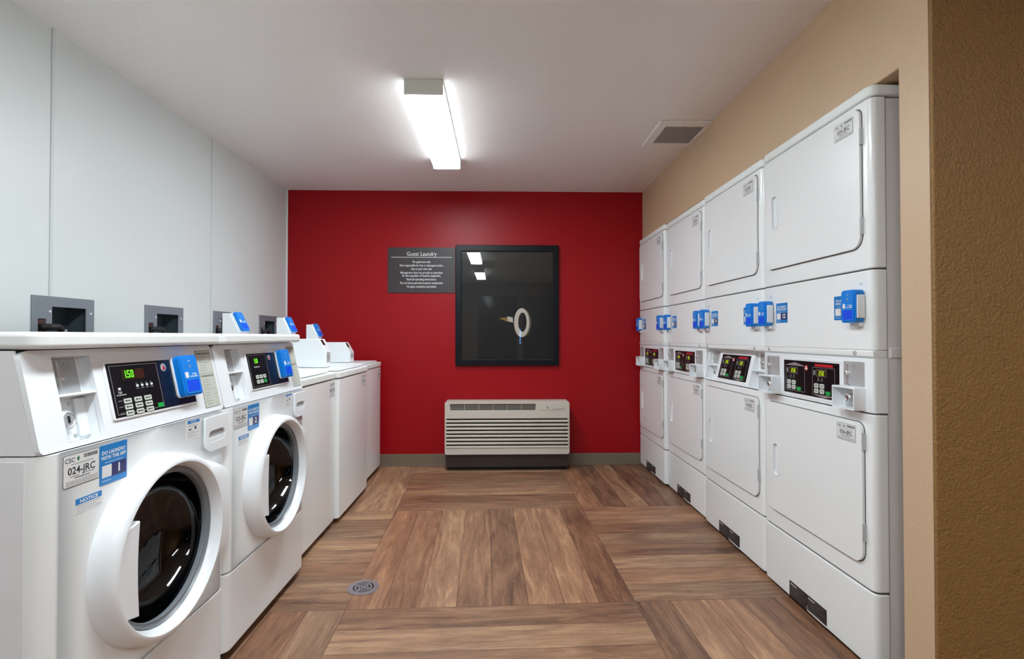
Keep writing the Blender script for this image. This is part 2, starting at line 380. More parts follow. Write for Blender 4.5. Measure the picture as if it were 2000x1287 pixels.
# ------------------------------------------------------------------ stickers
def qr_gone(m, x, y0, z0, y1, z1):      # blank pale patch where the code would be
    m.box(x, y0, z0, x+.0003, y1, z1, WHITEP)
def lines(m, x, y0, z0, y1, z1, n, mt, h=.0015, rag=True, seed=0):
    rr = random.Random(seed)
    for k in range(n):
        z = z1-(z1-z0)*(k+.5)/n
        e = y0+(y1-y0)*(rr.uniform(.45, 1) if rag else 1)
        y = y0
        while y < e:                     # small word-like strokes
            wl = rr.uniform(.004, .011); m.box(x, y, z-h/2, x+.0002, min(y+wl, e), z+h/2, mt); y += wl+.002
def csc_label(parent, y0, z0, y1, z1, code, x=0.0008, label=None):
    W, H = y1-y0, z1-z0; m = MB()
    m.prism(rrect(y0, z0, y1, z1, .004, 3), x-.0006, x, INK)
    m.prism(rrect(y0+.0009, z0+.0009, y1-.0009, z1-.0009, .0035, 3), x-.0004, x+.0002, WHITEP)
    X = x+.0003
    m.text('CSC', y0+.04*W, z1-.24*H, .20*H, X, INK, bold=.0002)
    m.prism([(y0+.36*W, z1-.16*H), (y0+.40*W, z1-.26*H), (y0+.44*W, z1-.16*H), (y0+.40*W, z1-.07*H)], X-.0001, X, GREENINK)
    rr = random.Random(3)
    k = y0+.55*W
    while k < y1-.05*W:
        bw = rr.uniform(.0008, .002); m.box(X, k, z1-.19*H, X+.0001, k+bw, z1-.07*H, INK); k += bw+rr.uniform(.0008, .0015)
    m.box(X, y0+.2*W, z1-.32*H, X+.0001, y1-.18*W, z1-.30*H, GREYINK)
    m.text(code, (y0+y1)/2, z1-.62*H, .32*H, X, INK, 'CENTER', bold=.0004)
    m.box(X, y0+.18*W, z1-.70*H, X+.0001, y0+.42*W, z1-.675*H, GREYINK); m.box(X, y0+.55*W, z1-.68*H, X+.0001, y1-.15*W, z1-.655*H, GREYINK)
    m.box(X, y0+.3*W, z1-.77*H, X+.0001, y1-.28*W, z1-.73*H, GREYINK)
    lines(m, X, y0+.08*W, z0+.04*H, y1-.05*W, z0+.19*H, 3, GREYINK, .0012, False)
    return m.build('service_label', parent, label=label)
def app_sticker(parent, y0, z0, y1, z1, num, x=0.0008, label=None):
    W, H = y1-y0, z1-z0; m = MB()
    m.prism(rrect(y0, z0, y1, z1, .002, 2), x-.0006, x, STICKB)
    X = x+.0002
    m.text('DO LAUNDRY', (y0+y1)/2, z1-.24*H, .125*H, X, WHITEINK, 'CENTER', bold=.0003)
    m.text('WITH THE APP', (y0+y1)/2, z1-.37*H, .125*H, X, WHITEINK, 'CENTER', bold=.0003)
    lines(m, X, y0+.18*W, z1-.47*H, y1-.15*W, z1-.43*H, 1, WHITEINK, .0012, False)
    m.box(X-.0001, y0+.42*W, z0+.16*H, X, y1-.03*W, z1-.50*H, NAVY)
    qr_gone(m, X-.0001, y0+.08*W, z0+.18*H, y0+.42*W, z1-.52*H)
    m.text(num, y0+.70*W, z0+.24*H, .30*H, X, WHITEINK, 'CENTER', bold=.0009)
    m.prism([(y1-.40*W, z0+.005), (y1, z0+.005), (y1, z0+.17*H)], X-.0001, X, STICKB)
    lines(m, X, y0+.08*W, z0+.07*H, y0+.40*W, z0+.12*H, 1, WHITEINK, .0012, False)
    return m.build('number_sticker', parent, label=label)
def reader(parent, y0, z0, y1, z1, x0=0.0, dep=.03, M=None, bracket=None):
    """blue card and phone payment reader with its white back bracket"""
    W, H = y1-y0, z1-z0
    m = MB()
    if M: m.M = M
    m.prism(rrect(y0, z0, y1, z1, .012, 4), x0+.006, x0+dep, BLUE)
    m.prism(rrect(y0+.006, z0+.006, y1-.006, z1-.006, .008, 3), x0+dep, x0+dep+.003, BLUE)
    X = x0+dep+.0032
    m.text('csc', y0+.5*W, z1-.16*H, .07*H, X, WHITEINK, 'CENTER')
    m.lathe([(X-.0005, .0001), (X, .0001), (X, .004*H/.11), (X-.0005, .004*H/.11)], y0+.5*W, z1-.28*H, SILVER, 14)
    m.box(X-.0003, y0+.16*W, z0+.44*H, X, y0+.34*W, z0+.58*H, WHITEP)
    m.text('> tap', y0+.66*W, z0+.50*H, .09*H, X, WHITEINK, 'CENTER', bold=.0002)
    m.box(X-.0003, y0+.42*W, z0+.455*H, X, y0+.84*W, z0+.475*H, WHITEINK)
    o = m.build('card_reader', parent, .002, label='blue card reader')
    s = MB()
    if M: s.M = M
    s.box(x0+dep-.001, y0+.16*W, z0+.10*H, X+.0004, y0+.84*W, z0+.38*H, BLUE2)
    s.build('reader_screen', o, label='bright blue screen')
    k = MB()
    if M: k.M = M
    if bracket == 'clip':
        k.prism(rrect(y1-.012, z0+.13*H, y1+.004, z1-.16*H, .005, 3), x0+.004, x0+dep-.004, PLASTIC)
        k.box(x0, y0+.25*W, z0-.012, x0+.016, y1-.12*W, z0+.02, PLASTIC)
        k.build('reader_clip', o, .002, label='white side clip')
    else:
        k.prism(rrect(y0-.003, z0-.001, y1+.001, z1+.002, .012, 4), x0, x0+.0065, PLASTIC)
        k.build('reader_back', o, .001, label='white backing plate')
    return o

# seven segment digits
SEG = {'0': 'abcdef', '1': 'bc', '2': 'abged', '3': 'abgcd', '5': 'afgcd', '4': 'fgbc', '6': 'afgedc', '7': 'abc', '8': 'abcdefg', '9': 'abfgcd'}
def digits(m, s, y, z, h, x, mt):
    w = h*.5; t = h*.15
    for ch in s:
        if ch == '.': m.box(x, y-.15*w, z, x+.0003, y-.15*w+t, z+t, mt); y += .1*w; continue
        R = {'a': (0, h-t, w, h), 'd': (0, 0, w, t), 'g': (0, h/2-t/2, w, h/2+t/2), 'b': (w-t, h/2, w, h), 'c': (w-t, 0, w, h/2), 'f': (0, h/2, t, h), 'e': (0, 0, t, h/2)}
        for k in SEG[ch]:
            a0, b0, a1, b1 = R[k]; m.box(x, y+a0, z+b0, x+.0003, y+a1, z+b1, mt)
        y += w*1.35

# ------------------------------------------------------------------ front-loading washers
def front_loader(Y0, X0, W, code, num, keys, label, zs, led):
    T = thing('front_load_washer', label, 'washing machine', (X0, Y0, 0), 0, 'front-loading coin washers')
    D = .76; ZT = .857
    # body: vertical prism with rounded front corners, door opening cut in the front
    XYm = Matrix.Identity(4)
    plan = [(-D, 0), (-.035, 0)]+[(-.035+.035*math.sin(a), .035-.035*math.cos(a)) for a in [PI/2*k/6 for k in range(1, 7)]] + \
           [(-.035+.035*math.cos(a), W-.035+.035*math.sin(a)) for a in [PI/2*k/6 for k in range(0, 7)]]+[(-D, W)]
    dc = (.342, .547)
    m = MB()      # side and rear sheet, front ring around the opening
    n = len(plan); cz0, cz1 = zs+.003, ZT-.001
    side = [i for i in range(n)]
    vs = [(x, y, cz0) for x, y in plan]+[(x, y, cz1) for x, y in plan]
    fs = []
    for i in range(n):
        j = (i+1) % n
        if i == 7: continue               # the flat front
        fs.append((i, j, n+j, n+i))
    fs += [list(range(n))[::-1], list(range(n, 2*n))]
    m.add(vs, fs, ENAMEL)
    m.plate([(.035, cz0), (W-.035, cz0), (W-.035, cz1), (.035, cz1)], [circle(dc[0], dc[1], .2135, 64)], -.004, 0, ENAMEL)
    m.build('cabinet', T, 0)
    # narrow dark core seen in the seams only, built as a frame that leaves the drum space free
    for z in (zs, ZT):
        m = MB(); m.prism([(x-.014, min(max(y, .012), W-.012)) for x, y in plan], z-.006, z+.006, GAP, M=XYm)
        m.build('seam', T, label='dark seam between panels')
    m = MB(); m.prism(plan, .035, zs-.003, ENAMEL, M=XYm); m.build('lower_panel', T, .004)
    for yy in (.06, W-.06):
        for xx in (-.06, -D+.08):
            m = MB(); m.prism(circle(xx, yy, .022, 12), 0, .036, RUBBER, M=XYm); m.build('levelling_foot', T, label='black levelling foot')
    m = MB(); m.box(-D+.02, .02, .02, -.035, W-.02, .036, GAP); m.build('base_tray', T, label='black base tray')
    # side of cabinet seam strip
    m = MB(); m.box(-D+.01, -.0008, .04, -.04, 0, zs-.01, ENAMEL2); m.box(-D+.01, -.0008, zs+.01, -.04, 0, ZT-.01, ENAMEL2); m.build('side_panel', T, .001)
    # console: sloping fascia
    H = 1.0715-ZT-.003; xb, xt = -.010, -.056; sl = math.atan2(xb-xt, H); Ls = math.hypot(H, xb-xt)
    zb = ZT+.002
    P = Matrix.Translation((xb, 0, zb)) @ Matrix.Rotation(-sl, 4, 'Y')      # plane frame: x out, y along, z up the slope
    m = MB(); 
    rec = [(.072, .012), (.176, .012), (.176, Ls-.014), (.072, Ls-.014)]
    m.M = P
    m.plate(rrect(.001, 0, W-.001, Ls, (.012, .012, .02, .02)), [rec], -.012, 0, PLASTIC)
    m.M = Matrix.Identity(4)
    sidep = [(-D, zb), (xb-.012, zb), (xt-.012, zb+H), (-D, zb+H)]
    XZ = Matrix(((1, 0, 0, 0), (0, 0, 1, 0), (0, 1, 0, 0), (0, 0, 0, 1)))
    m.prism(sidep, .001, .008, ENAMEL2, M=XZ); m.prism(sidep, W-.008, W-.001, ENAMEL2, M=XZ)
    con = m.build('control_console', T, 0)
    # coin recess lining, shelf, coin plate, lock
    m = MB(); m.M = P
    m.box(-.10, .068, .008, -.010, .072, Ls-.010, PLASTIC); m.box(-.10, .176, .008, -.010, .180, Ls-.010, PLASTIC)
    m.box(-.10, .068, .006, -.010, .180, .012, PLASTIC); m.box(-.10, .068, Ls-.014, -.010, .180, Ls-.008, PLASTIC)
    m.box(-.042, .068, .008, -.038, .180, .118, PLASTIC); m.box(-.032, .068, .118, -.028, .180, Ls-.010, PLASTIC)
    m.box(-.040, .072, .112, -.001, .176, .118, PLASTIC)
    m.box(-.038, .146, .02, -.032, .176, .108, PLASTIC)
    m.build('coin_recess', con, .0015)
    m = MB(); m.M = P; m.box(-.028, .090, .119, -.0245, .162, Ls-.016, PLATE)
    m.box(-.025, .102, .135, -.018, .106, Ls-.022, CHROME); m.box(-.025, .096, .150, -.012, .110, .158, CHROME)
    m.text('25', .135, Ls-.04, .010, -.0242, GREYINK, 'CENTER', M=YZ)
    m.lathe([(-.0244, .0098), (-.024, .0105), (-.0244, .011)], .135, Ls-.036, GREYINK, 18)
    m.build('coin_slide', T, .0008, label='grey metal coin slot plate')
    m = MB(); m.M = P; m.lathe([(-.038, .024), (-.024, .024), (-.018, .021), (-.014, .016), (-.016, .0145), (-.016, .0001)], .103, .062, STEEL, 28)
    m.box(-.016, .101, .054, -.0135, .105, .070, RUBBER)
    m.build('lock', T, label='round steel coin box lock')
    for zz in (.024, .098):
        m = MB(); m.M = P; m.lathe([(-.038, .005), (-.036, .005), (-.035, .003), (-.035, .0001)], .138, zz, STEEL, 12)
        m.build('screw', con)
    # display
    m = MB(); m.M = P
    m.prism(rrect(.204, .036, .546, .184, .006, 3), -.001, .004, PLASTIC)
    fr = m.build('display_frame', con, .002)
    m = MB(); m.M = P
    kx = .392 if keys == 9 else .366
    m.box(.003, .211, .042, .0046, .540, .177, BLACKG); m.box(.0044, kx+.004, .044, .0048, .535, .175, NAVYG)
    X = .0050
    for a0, b0, a1, b1 in ((.219, .048, kx, .0492), (.219, .1698, kx, .171), (.219, .048, .2202, .171), (kx-.0012, .048, kx, .171)): m.box(.0044, a0, b0, X, a1, b1, SILVER)
    if keys == 9:
        m.box(.0044, .256, .133, .0049, .338, .160, LEDBG); m.box(.0045, .305, .135, .0050, .337, .158, LEDDIM)
        digits(m, led, .262, .138, .019, .0051, LED)
        for k in range(4):
            m.box(.0046, .300+.018*k, .112, .0052, .308+.018*k, .118, WHITEINK); m.box(.0046, .300+.018*k, .120, .0052, .304+.018*k, .1225, GREYINK); m.box(.0046, .299+.018*k, .107, .0052, .309+.018*k, .109, GREYINK)
        m.box(.0046, .236, .109, .0052, .244, .115, WHITEINK); m.text('high', .240, .101, .008, .0051, WHITEINK, 'CENTER')
        m.text('temperature', .243, .095, .0065, .0051, WHITEINK, 'CENTER')
        for r in range(3):
            m.box(.0046, .228, .081-.0155*r, .0052, .240, .083-.0155*r, GREYINK)
            for c in range(3):
                y = .246+.037*c; z = .074-.0155*r
                m.prism(rrect(y, z, y+.026, z+.012, .002, 2), .0046, .0062, KEYM); m.box(.0062, y+.004, z+.005, .0064, y+.022, z+.0075, INK)
                m.box(.0062, y+.004, z+.004, .0064, y+.007, z+.009, INK)
        m.prism(rrect(.366, .048, .387, .060, .002, 2), .0046, .0062, GREENK)
    else:
        m.box(.0044, .255, .134, .0049, .292, .160, LEDBG); digits(m, led, .259, .139, .017, .0051, LED)
        for k in range(4): m.box(.0046, .256+.012*k, .122, .0052, .261+.012*k, .126, WHITEINK)
        for r in range(2):
            for c in range(3):
                y = .252+.030*c; z = .078-.019*r
                m.prism(rrect(y, z, y+.022, z+.014, .003, 2), .0046, .0062, GREENK if (r == 1 and c == 2) else KEYM)
                m.box(.0062, y+.005, z+.006, .0064, y+.017, z+.009, INK)
    m.lathe([(.0044, .0115), (.0054, .0115), (.0058, .010), (.0058, .0001)], kx+.027, .156, CHROME, 24)
    m.prism([(kx+.020, .150), (kx+.034, .150), (kx+.027, .163)], .0058, .0062, REDP)
    m.build('control_display', con, label='black control display with green numerals')
    reader(T, .455, .062, .542, .183, .004, .024, M=P)
    # instruction label
    m = MB(); m.M = P
    m.prism(rrect(.588, .014, .672, .200, .003, 2), 0, .0006, INK); m.prism(rrect(.5892, .0152, .6708, .1988, .003, 2), .0001, .0009, IVORY)
    m.text('WASHING INSTRUCTIONS', .630, .186, .0085, .0010, INK, 'CENTER', bold=.0002, sx=.72)
    lines(m, .0009, .600, .130, .660, .182, 6, GREYINK, .0016, seed=5)
    m.box(.0009, .593, .1245, .0011, .667, .1253, INK)
    m.text('PROGRAM DIRECTIONS', .630, .113, .0085, .0010, INK, 'CENTER', bold=.0002, sx=.76)
    lines(m, .0009, .600, .075, .660, .108, 4, GREYINK, .0016, seed=8)
    m.box(.0009, .593, .072, .0011, .667, .0726, INK)
    lines(m, .0009, .600, .022, .640, .066, 5, GREYINK, .0016, seed=9)
    for k in range(3): m.box(.0009, .652, .026+.014*k, .0011, .664, .0267+.014*k, INK)
    m.build('instruction_label', T, label='ivory washing instructions label')
    # lid
    m = MB(); m.prism(rrect(-D, -.001, -.016, W+.001, (0, .03, .03, 0), 5), 1.0735, 1.1095, CAPM, M=XYm); m.build('lid', T, .010, 4)
    m = MB(); m.prism(rrect(-D+.01, .006, -.064, W-.006, (0, .02, .02, 0), 3), 1.066, 1.074, GAP, M=XYm); m.build('lid_gasket', T)
    # soap drawer
    m = MB()
    m.plate(rrect(.553, .738, .683, .846, (.035, .004, .004, .006)), [rrect(.570, .766, .664, .803, (.012, .012, .018, .018))], 0, .007, PLASTIC)
    m.prism(rrect(.560, .745, .678, .840, (.03, .004, .004, .004)), -.001, .002, PLASTIC)
    dr = m.build('soap_drawer', T, .003)
    m = MB(); m.prism(rrect(.571, .781, .663, .802, (.002, .002, .016, .016)), .0021, .0025, PLATE); m.prism([(.571, .766), (.663, .766), (.663, .781), (.571, .781)], .002, .006, PLASTIC); m.build('finger_grip', dr, .001)
    # stickers on the body
    csc_label(T, .042, .779, .139, .8475, code, label='white service label')
    app_sticker(T, .1405, .757, .226, .8485, num, label='blue app sticker numbered '+num)
    m = MB(); m.box(0, .075, .716, .0004, .148, .747, WHITEP); m.box(.0003, .075, .735, .0006, .148, .748, STICKB); m.text('NOTICE', .1115, .7375, .0105, .0007, WHITEINK, 'CENTER', bold=.0003, sx=1.3)
    lines(m, .0005, .078, .718, .146, .734, 3, GREYINK, .001, seed=2); m.build('notice_sticker', T, label='blue and white notice sticker')
    m = MB(); m.box(0, .462, .796, .0004, .538, .852, WHITEP); m.box(.0003, .470, .842, .0006, .530, .851, STICKB); m.text('NOTICE', .500, .8435, .0075, .0007, WHITEINK, 'CENTER')
    lines(m, .0005, .470, .800, .530, .820, 4, GREYINK, .001, seed=4); lines(m, .0005, .474, .832, .526, .839, 2, GREYINK, .001, seed=4)
    m.box(.0005, .476, .823, .0007, .488, .827, INK); m.box(.0005, .505, .823, .0007, .514, .831, NAVY); m.build('notice_sticker', T, label='small white notice sticker')
    # door
    cy, cz = dc; R = .238
    m = MB()
    prof = [(-.003, .2145), (0, R), (.040, R-.004), (.052, R-.009), (.058, R-.018), (.058, R-.024), (.052, .209), (.034, .202), (.022, .199), (.010, .197), (-.003, .197)]
    m.lathe(prof, cy, cz, PLASTIC, 96, closed=True)
    m.M = Matrix.Identity(4)
    hs = [(cy+.10, cz+.215), (cy+.235, cz+.185), (W-.022, cz+.12), (W-.016, cz+.10), (W-.016, cz-.115), (W-.022, cz-.13), (cy+.20, cz-.19), (cy+.10, cz-.215), (cy+.213, cz-.10), (cy+.2455, cz), (cy+.213, cz+.10)]
    door = m.build('door', T, 0, label='round white porthole door')
    m = MB(); nseg = 10
    # tapering hinge fairing between the ring and the far edge
    outer = [(cy+.230*math.cos(a), cz+.230*math.sin(a)) for a in [math.radians(62-124*k/20) for k in range(21)]]
    far = [(cy+.128+.227*min(1, 1.25*math.sin(PI*(k/20))**.7), cz+.192*(1-2*k/20)) for k in range(21)]
    vs = [(.040, a, b_) for a, b_ in outer]+[(.016, min(a, W-.008), b_) for a, b_ in far]+[(.0, min(a, W-.006), b_) for a, b_ in far]
    m.add(vs, [(r_*21+k, r_*21+k+1, r_*21+21+k+1, r_*21+21+k) for k in range(20) for r_ in (0, 1)], PLASTIC); m.build('hinge_fairing', door, 0)
    m = MB(); m.lathe([(.030, .199), (.024, .196), (.022, .190), (.024, .186), (.018, .184), (.006, .186), (.002, .197)], cy, cz, GASKET, 72, closed=True); m.build('gasket_ring', door, label='grey ring around the glass')
    m = MB(); pr = [(.016, .1865), (.004, .183), (-.016, .178), (-.038, .166), (-.058, .147), (-.074, .12), (-.086, .08), (-.091, .04), (-.093, .0001)]
    m.lathe(pr, cy, cz, DOORGLASS, 96); m.build('door_glass', door, label='deep tinted glass bowl', angle=80)
    # handle pad over the near side of the ring
    m = MB(); pts = []
    aa = [math.radians(180+28-56*k/14) for k in range(15)]
    po = [(cy+.218*math.cos(a), cz+.218*math.sin(a)) for a in aa]
    zi0, zi1 = po[0][1], po[-1][1]
    pi_ = [(cy-.142-.006*math.sin(PI*k/8), zi1+.010+(zi0-zi1-.024)*k/8) for k in range(9)]
    poly = po+pi_
    m.prism([(a, b_) for a, b_ in poly], .030, .0535, PLASTIC); m.build('door_handle', door, .003, label='scooped white pull handle')
    # drum
    m = MB(); m.lathe([(-.004, .2135), (-.03, .205), (-.05, .20)], cy, cz, RUBBER, 64)
    m.build('door_boot', T, label='black rubber boot')
    m = MB(); m.lathe([(-.05, .201), (-.055, .235), (-.34, .235), (-.36, .20), (-.365, .0001)], cy, cz, DRUM, 64)
    for k in range(3):
        a = 2*PI*k/3+.5; y, z = cy+.22*math.cos(a), cz+.22*math.sin(a)
        m.tube([(-.07, y, z), (-.33, y, z)], .03, DRUM, 10)
    m.build('drum', T, label='steel drum behind the glass')
    return T
front_loader(1.055, -.912, .685, '024-JRC', '1', 9, 'white front-load washer numbered 1, the nearest machine on the left', .275, '1.50')
front_loader(1.745, -.912, .685, '025-JRC', '2', 6, 'white front-load washer numbered 2, beside the top-load washers', .300, '150')

# ------------------------------------------------------------------ top-loading washers
XZ = Matrix(((1, 0, 0, 0), (0, 0, 1, 0), (0, 1, 0, 0), (0, 0, 0, 1)))
def top_loader(Y0, X0, W, dy, dz, zb, label, sy):
    T = thing('top_load_washer', label, 'washing machine', (X0, Y0, 0), 0, 'top-loading coin washers')
    D = -1.66-X0; XYm = Matrix.Identity(4)
    m = MB(); m.prism(rrect(D, .002, 0, W-.002, (0, .022, .022, 0), 5), zb, .848, ENAMEL, M=XYm); m.build('cabinet', T, 0)
    m = MB(); m.prism(rrect(D+.01, .008, -.008, W-.008, (0, .02, .02, 0), 3), .84, .857, GAP, M=XYm); m.build('seam', T, label='dark seam under the top')
    for yy in (.06, W-.06):
        for xx in (-.06, D+.08):
            m = MB(); m.prism(circle(xx, yy, .02, 12), 0, zb+.002, RUBBER, M=XYm); m.build('levelling_foot', T, label='black levelling foot')
    m = MB(); m.prism(rrect(D, .001, .004, W-.001, (0, .02, .02, 0), 5), .853, .889, CAPM, M=XYm)
    m.box(D, .012, .885, -.14, W-.012, .900, CAPM)
    top = m.build('top', T, .005, 3)
    m = MB(); m.prism(rrect(D+.19, .05, -.02, W-.05, .02, 3), .893, .902, PLASTIC, M=XYm); m.build('lid', T, .003)
    m = MB(); m.lathe([(-.001, .004), (.002, .003), (.002, .0001)], 0, 0, GAP, 10); m.M = Matrix.Identity(4)
    # meter case in the middle, narrow, deep, with sloping front
    xf = -1.09-X0+(-.03 if dz < -.01 else 0)
    mw = .098; zt = 1.084+dz; za = .905
    prof = [(xf-.36, za), (xf, za), (xf, 1.010+dz), (xf-.042, zt), (xf-.36, zt)]
    m = MB(); m.prism(prof, dy, dy+mw, PLASTIC, M=XZ)
    case = m.build('meter_case', T, .003)
    m = MB(); m.box(xf+.0, dy+.016, .935, xf+.001, dy+mw-.016, 1.0+dz, PLATE)
    m.box(xf+.001, dy+.03, .95, xf+.004, dy+.036, .99, CHROME)
    m.build('coin_slide', case, label='grey coin slot plate')
    Ms = Matrix.Translation((xf, 0, 1.010+dz)) @ Matrix.Rotation(-math.atan2(.042, .074), 4, 'Y')
    m = MB(); m.M = Ms; m.box(0, dy+.010, .040, .002, dy+.050, .078, BLACKG); m.box(.002, dy+.014, .050, .0024, dy+.044, .070, LEDBG); m.build('control_display', case, label='small dark display')
    # upright reader tower on the case
    xt = -1.398-X0+(-.05 if dz < -.01 else 0)
    z1 = 1.217+dz
    prof = [(xt, zt), (xt+.085, zt), (xt+.085, 1.122+dz), (xt+.040, z1), (xt, z1)]
    m = MB(); m.prism(prof, dy-.001, dy+.092, PLASTIC, M=XZ); tw = m.build('reader_tower', T, .002, label='white upright reader housing')
    a = math.atan2(.045, .095)
    P = Matrix.Translation((xt+.085, 0, 1.122+dz)) @ Matrix.Rotation(-a, 4, 'Y')
    reader(T, dy+.006, .000, dy+.088, .106, 0, .016, M=P)
    # small service label at the far top corner of the front
    csc_label(T, W-sy, .752, W-sy+.075, .835, '0%s-JRC' % label.split('#')[-1] if '#' in label else '02%d-JRC' % round(Y0*1.6+2.1), label='small white service label')
    return T
top_loader(2.436, -.962, .598, .184, 0, .035, 'white top-load washer standing right after front-load washer 2', .09)
top_loader(3.04, -.943, .668, .21, 0, .032, 'white top-load washer in the middle of the three, jutting slightly forward', .15)
top_loader(3.715, -.985, .580, .165, -.028, .040, 'white top-load washer farthest back, beside the red wall', .09)

# ------------------------------------------------------------------ stacked dryers
def stack_dryer(Y0, X0, W, codes, nums, label, sloped=False):
    T = thing('stacked_dryer', label, 'clothes dryer', (X0, Y0+W, 0), PI, 'stacked double dryers')
    D = .74; XYm = Matrix.Identity(4)
    def plan(x1, r=.022): return rrect(-D, .001, x1, W-.001, (0, r, r, 0), 5)
    def face(x1, r=.022): return rrect(-.05, .001, x1, W-.001, (0, r, r, 0), 5)
    g = .0015
    m = MB(); m.box(-D, .004, .02, -.052, W-.004, 1.880, ENAMEL2)
    m.build('cabinet', T, .002, label='white side cabinet')
    m = MB(); xm = -.0525 if sloped else -.03; m.prism(rrect(-.054, .007, -.008, W-.007, (0, .018, .018, 0), 4), .02, .84, SEAMG, M=XYm); m.prism(rrect(-.054, .007, xm, W-.007, .0005, 2), .839, 1.06, SEAMG, M=XYm); m.prism(rrect(-.054, .007, -.01, W-.007, .0005, 2), 1.059, 1.885, SEAMG, M=XYm)
    m.build('seam', T, label='dark seams between panels')
    def front_panel(name, z0, z1, x1=0, r=.022, lab=None):
        m = MB(); m.prism(face(x1, r), z0+g, z1-g, ENAMEL, M=XYm); return m.build(name, T, .004, 3, label=lab)
    # top cap
    m = MB(); m.prism(plan(.002, .03), 1.888, 1.926, CAPM, M=XYm); m.build('top_cap', T, .008, 3)
    up = front_panel('upper_front_panel', 1.322, 1.886)
    front_panel('service_panel', 1.052, 1.320)
    # sloping lower lip under the service panel
    m = MB(); m.prism([(-.05, 1.028), (-.012, 1.028), (-.001, 1.034), (0, 1.0535), (-.05, 1.0535)], .002, W-.002, ENAMEL, M=XZ)
    lip = m.build('lower_lip', T, .003)
    for yy in (.05, W-.085):
        m = MB(); m.lathe([(-.004, .009), (.002, .008), (.003, .005), (.0032, .0001)], yy, 1.044, STEEL, 14)
        m.build('screw', lip)
    m = MB(); m.box(-.11, W-.004, 1.03, -.058, W+.0, 1.062, ENAMEL2); m.lathe([(0, .004), (.001, .0001)], 0, 0, SEAMG, 8) if False else None
    m.build('bracket', T, .003)
    low = front_panel('lower_front_panel', .270, .846)
    front_panel('toe_panel', .018, .266)
    # doors
    for (z0, z1, code, sgn) in ((1.395, 1.865, codes[0], 1), (.345, .812, codes[1], -1)):
        par = up if sgn > 0 else low
        y0, y1 = .045, .648
        m = MB(); m.prism(rrect(y0-.003, z0-.003, y1+.003, z1+.003, (.045, .045, .030, .030), 6), -.001, .0008, SEAMG)
        m.build('door_gap', T, label='dark gap around the door')
        hz = (1.565, 1.71) if sgn > 0 else (.500, .635)
        m = MB(); m.plate(rrect(y0, z0, y1, z1, (.043, .043, .028, .028), 6), [rrect(.098, hz[0], .142, hz[1], .016, 4)], .0, .010, ENAMEL)
        door = m.build('door', T, .0035, 3, label='upper dryer door' if sgn > 0 else 'lower dryer door')
        m = MB(); m.prism(rrect(.098, hz[0], .142, hz[1], .016, 4), -.018, .0018, PLASTIC)
        m.prism([(.122, hz[0]+.006), (.141, hz[0]+.012), (.141, hz[1]-.012), (.122, hz[1]-.006)], .0018, .008, PLASTIC)
        m.plate(rrect(.094, hz[0]-.004, .146, hz[1]+.004, .02, 5), [rrect(.099, hz[0]+.001, .141, hz[1]-.001, .016, 4)], .009, .012, PLASTIC)
        m.build('door_handle', door, .001, label='recessed white pull')
        for hzc in ((1.768, 1.468) if sgn > 0 else (.752, .452)):
            m = MB(); m.box(.0, .648, hzc-.028, .011, .6555, hzc+.028, STEEL); m.tube([(.010, .652, hzc-.026), (.010, .652, hzc+.026)], .003, STEEL, 8)
            m.build('hinge', door, label='steel hinge')
        lz = (1.790, 1.848) if sgn > 0 else (.740, .798)
        csc_label(door, .524, lz[0], .620, lz[1], code, x=.0108, label='white service label')
    # readers and number stickers
    for k, (ry0, sy0) in enumerate(((.021, .112), (.588, .500))):
        reader(T, ry0, 1.146, ry0+.070, 1.256, 0, .034, bracket='clip')
        app_sticker(T, sy0, 1.158, sy0+.088, 1.243, nums[k], label='blue app sticker numbered '+nums[k])
        m = MB(); m.text('CSC', ry0+.05, 1.272, .010, .0002, GREYINK, 'CENTER'); m.build('maker_mark', T)
    # control console
    if not sloped:
        m = MB(); m.prism(rrect(-.05, .001, -.002, W-.001, (0, .01, .01, 0), 3), .848+g, 1.028, PLASTIC, M=XYm)
        m.plate(rrect(.145, .858, .548, 1.012, .004, 2), [rrect(.150, .863, .543, 1.007, .003, 2)], -.003, -.0005, PLASTIC)
        con = m.build('control_console', T, .002)
        P = Matrix.Translation((-.002, 0, 0))
    else:
        a = math.atan2(.040, .178)
        m = MB(); m.prism([(-.051, .850), (.002, .850), (-.040, 1.026), (-.051, 1.026)], .16, W-.16, PLASTIC, M=XZ)
        for y0, y1 in ((.001, .012), (.148, .162), (W-.162, W-.148), (W-.012, W-.001)):
            m.prism([(-.051, .850), (.002, .850), (-.040, 1.026), (-.051, 1.026)], y0, y1, PLASTIC, M=XZ)
        for y0, y1 in ((.01, .15), (W-.15, W-.01)):
            m.box(-.0545, y0, .85, -.0505, y1, 1.026, PLASTIC); m.prism([(-.051, .850), (.002, .850), (0, .858), (-.051, .856)], y0, y1, PLASTIC, M=XZ)
            m.prism([(-.051, .932), (-.018, .932), (-.020, .938), (-.051, .938)], y0, y1, PLASTIC, M=XZ)
        con = m.build('control_console', T, .0015)
        P = Matrix.Translation((.002, 0, .850)) @ Matrix.Rotation(-math.atan2(.042, .176), 4, 'Y') @ Matrix.Translation((0, 0, -.850))
    m = MB(); m.M = P
    y0, y1, z0, z1 = (.170, .522, .868, 1.002) if not sloped else (.188, .508, .872, 1.006)
    m.box(-.001, y0, z0, .0016, y1, z1, BLACKG)
    X = .0018
